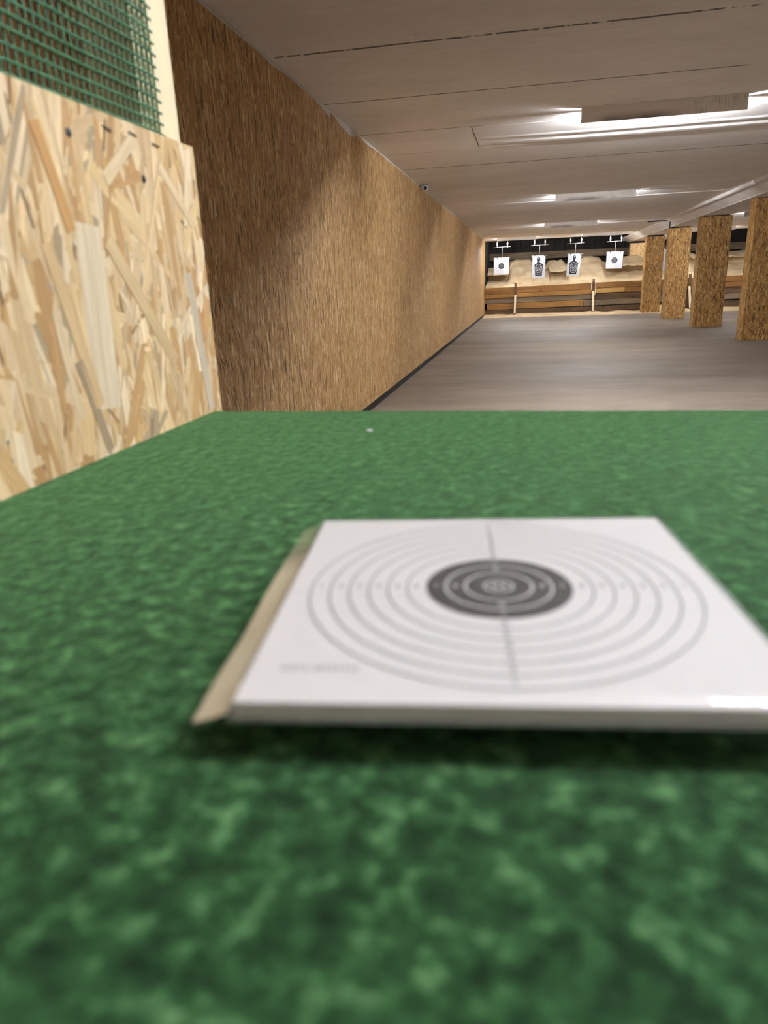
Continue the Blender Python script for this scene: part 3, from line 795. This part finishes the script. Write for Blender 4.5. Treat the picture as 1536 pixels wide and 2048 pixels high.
# plastic mesh stapled behind the panel and in front of the post
bm = bmesh.new()
mx_ = PX-.0185; yr = .752; sp = .0092
def strand(bm, pts, r):
    add_tube(bm, pts, r, 6, cap=True)
z = 1.255; k = 0
while z < 1.75:
    pts = []
    y = -.55
    while y < yr+.006:
        pts.append((mx_+.0012*math.sin(k*1.7)+.004*N(y*3, z*3)+.0008, y, z+.0015*N(y*9, z*5)+.0)); y += .03
    pts.append((mx_+.001, yr+.004+.004*N(k*3.3), z-.001))
    strand(bm, pts, .0013); z += .0104; k += 1
y = yr-.002; k = 0
while y > -.5:
    pts = []
    z = 1.245
    while z < 1.76:
        pts.append((mx_+.004*N(y*3, z*3)-.0008, y+.0018*N(z*6, y*20), z)); z += .03
    strand(bm, pts, .0012); y -= sp; k += 1
shift(bm); build('plastic_mesh', bm, M['green_plastic'], part)
for (y, z, a) in ((.614, 1.287, .18), (.656, 1.290, .12), (.698, 1.2875, .1)):
    bm = bmesh.new(); add_tube(bm, [(PX+.0008, y-.0065, z+.0065*a), (PX+.0016, y-.005, z+.005*a), (PX+.0016, y+.005, z-.005*a), (PX+.0008, y+.0065, z-.0065*a)], .0007, 6); shift(bm); build('staple', bm, M['grey_metal'], panel)
for (y, z) in ((.557, 1.274), (.667, 1.254)):
    bm = bmesh.new(); add_tube(bm, [(PX-.001, y, z), (PX+.0009, y, z), (PX+.0004, y, z)], [.0042, .0036, .0018], 14); shift(bm); build('screw', bm, M['clip'], panel)

# ------------------------------------------------------------------ pack of target cards in a clear sleeve
pk = thing('target_card_pack', (-.0095, .2672, ZT), 'pack of white ring target cards in a clear sleeve on green felt', 'target cards')
pk.rotation_euler = (math.radians(-.25), 0, math.radians(6.4))
S = .0866
zc0, zc1 = .0078, .0132
bm = bmesh.new()
nl = 9
for k in range(nl):
    a = zc0+(zc1-zc0)*k/nl; c = zc0+(zc1-zc0)*(k+1)/nl-.00012
    d = .0004*math.sin(k*2.3)
    last = k == nl-1
    vs, fs = add_box(bm, -S+d, S+d, -S-d*.5, S-d*.5, a, c, mat=1)
    fs[1].material_index = 0
build('card_stack', bm, [M['card'], M['card_edge']], pk)
zt = zc1
bm = bmesh.new()
def disc_h(bm, r, z, n=96):
    bm.faces.new([bm.verts.new((r*math.cos(2*PI*k/n), r*math.sin(2*PI*k/n), z)) for k in range(n)])
def ring_h(bm, r, w, z, n=128, mat=0):
    a = [bm.verts.new(((r+w/2)*math.cos(2*PI*k/n), (r+w/2)*math.sin(2*PI*k/n), z)) for k in range(n)]
    c = [bm.verts.new(((r-w/2)*math.cos(2*PI*k/n), (r-w/2)*math.sin(2*PI*k/n), z)) for k in range(n)]
    for k in range(n): bm.faces.new((a[k], a[(k+1) % n], c[(k+1) % n], c[k])).material_index = mat
disc_h(bm, .02975, zt+.00006); build('black_bull', bm, M['card_black'], pk)
bm = bmesh.new()
for r in (.07775, .06975, .06175, .05375, .04575, .03775): ring_h(bm, r, .00056, zt+.00006, mat=0)
for r in (.02175, .01375, .00575, .0025): ring_h(bm, r, .00095, zt+.00012, mat=1)
build('score_rings', bm, [M['card_grey'], M['card_white']], pk)
# numerals 1-8 in four directions
def glyphs(items, mat):
    for (txt, x, y, size, z) in items:
        cu = bpy.data.curves.new('numeral', 'FONT'); cu.body = txt; cu.size = size; cu.align_x = 'CENTER'; cu.align_y = 'CENTER'; cu.resolution_u = 3
        ob = bpy.data.objects.new('numeral', cu); C.objects.link(ob)
        me = bpy.data.meshes.new_from_object(ob)
        C.objects.unlink(ob); bpy.data.objects.remove(ob); bpy.data.curves.remove(cu)
        me.transform(Matrix.Translation((x, y, z))); me.materials.clear(); me.materials.append(mat)
        o = bpy.data.objects.new('ring_number', me); C.objects.link(o); o.parent = pk
blk, wht = [], []
for k in range(1, 9):
    r = .07775-.008*(k-1)-.004
    for dx, dy in ((1, 0), (-1, 0), (0, 1), (0, -1)):
        (wht if k >= 7 else blk).append((str(k), dx*r, dy*r, .0050, zt+.00014))
glyphs(blk, M['card_grey']); glyphs(wht, M['card_white'])
# faint illegible line of print in the near corner and at the far edge
rr = random.Random(2); M['pale_ink'] = plain('pale_ink', lin(150, 150, 150), .7)
def marks(x0, x1, y, h):
    bm = bmesh.new(); x = x0
    while x < x1:
        w = rr.uniform(.0007, .0016)
        if abs(x-(x0+.0095)) > .0012: add_box(bm, x, x+w*.45, y-h/2, y+h/2, zt+.00003, zt+.00006); add_box(bm, x, x+w, y+h*rr.choice((-.4, .4, 0))-.0002, y+h*.0+.0003, zt+.00003, zt+.00006)
        x += w+.0006
    build('printed_lettering', bm, M['pale_ink'], pk)
marks(-.076, -.050, -.066, .0022); marks(.002, .020, .0825, .0016)
# sleeve: thin film over the top, rolled front edge, free margins left and right
bm = bmesh.new()
Fx0, Fx1, Fy = -S-.0015, S+.0015, S+.001
xs = [Fx0+(Fx1-Fx0)*i/36 for i in range(37)]
prof = []
for k in range(9):
    y = Fy-(2*Fy)*k/8; prof.append((y, zt+.0006))
prof = [p for p in prof if p[0] > -S+.006]
for k in range(15):
    th_ = math.radians(100)*k/14; prof.append((-S+.005-.0085*math.sin(th_), zt+.0009-.0046*(1-math.cos(th_))))
NF0 = len(prof)
prof += [(-S*.9, .0062), (-S*.7, .0036), (-S*.5, .0006), (0, .0003), (S*.6, .0008), (S, .0016)]
def film_strip(prof, name, mat):
    bm = bmesh.new()
    rows = [[bm.verts.new((x, y+.0003*N(x*60, 2)*(1 if y < -S else 0), z+.00010*N(x*110, y*60, 4)*(1 if z > .003 else 0))) for y, z in prof] for x in xs]
    for i in range(36):
        for k in range(len(prof)-1): f = bm.faces.new((rows[i][k], rows[i+1][k], rows[i+1][k+1], rows[i][k+1])); f.smooth = True
    build(name, bm, mat, pk)
bm.free()
film_strip(prof[:NF0-8], 'sleeve', M['film']); film_strip(prof[NF0-9:NF0], 'sleeve_fold', M['milky']); film_strip(prof[NF0-1:], 'sleeve_back', M['film'])
for s, wd, nm_, fm in ((-1, .0115, 'sleeve_margin', 'flap'), (1, .006, 'sleeve_margin', 'flap_clear')):
    bm = bmesh.new(); rows = []
    for i in range(41):
        y = -S-.003+(2*S+.004)*i/40; row = []
        for k in range(7):
            q = k/6; row.append(bm.verts.new((s*(S+.0012+wd*q), y, .0110-.0034*q+.0009*N(y*25, q*1.5, s*3)*q)))
        rows.append(row)
    for i in range(40):
        for k in range(6): f = bm.faces.new((rows[i][k], rows[i][k+1], rows[i+1][k+1], rows[i+1][k])); f.smooth = True
    build(nm_, bm, M[fm], pk)

# ------------------------------------------------------------------ world, camera, view
w = bpy.data.worlds.new('world'); bpy.context.scene.world = w; w.use_nodes = True
w.node_tree.nodes['Background'].inputs[0].default_value = (.5, .45, .4, 1); w.node_tree.nodes['Background'].inputs[1].default_value = .02
Rm = ((0.980197379894569, 0.023672944679820743, -0.19660286909912647), (0.1941082920522333, -0.3112992476744406, 0.9302767057998882), (-0.03917993624786796, -0.9500170367354016, -0.30972982179328423))
R3 = Matrix(Rm)
cx, cy, cz = R3 @ Vector((1, 0, 0)), R3 @ Vector((0, -1, 0)), R3 @ Vector((0, 0, -1))
cam = bpy.data.cameras.new('camera'); co = bpy.data.objects.new('camera', cam); C.objects.link(co)
mw = Matrix.Identity(4)
for i in range(3): mw[i][0], mw[i][1], mw[i][2] = cx[i], cy[i], cz[i]
mw.translation = (0, 0, 1.15); co.matrix_world = mw
cam.sensor_fit = 'HORIZONTAL'; cam.sensor_width = 36.; cam.lens = 1394.6132655245099/1536*36
cam.clip_start = .01; cam.clip_end = 100
cam.dof.use_dof = True; cam.dof.focus_distance = 8.0; cam.dof.aperture_fstop = 9.6
sc = bpy.context.scene; sc.camera = co
sc.view_settings.view_transform = 'Standard'; sc.view_settings.look = 'None'
sc.view_settings.exposure = 0.; sc.view_settings.gamma = 1.; sc.view_settings.use_curve_mapping = False
sc.cycles.use_denoising = True
sc.cycles.max_bounces = 10; sc.cycles.diffuse_bounces = 6; sc.cycles.glossy_bounces = 4; sc.cycles.transparent_max_bounces = 12
sc.cycles.sample_clamp_indirect = 20.
sc.cycles.adaptive_threshold = .02
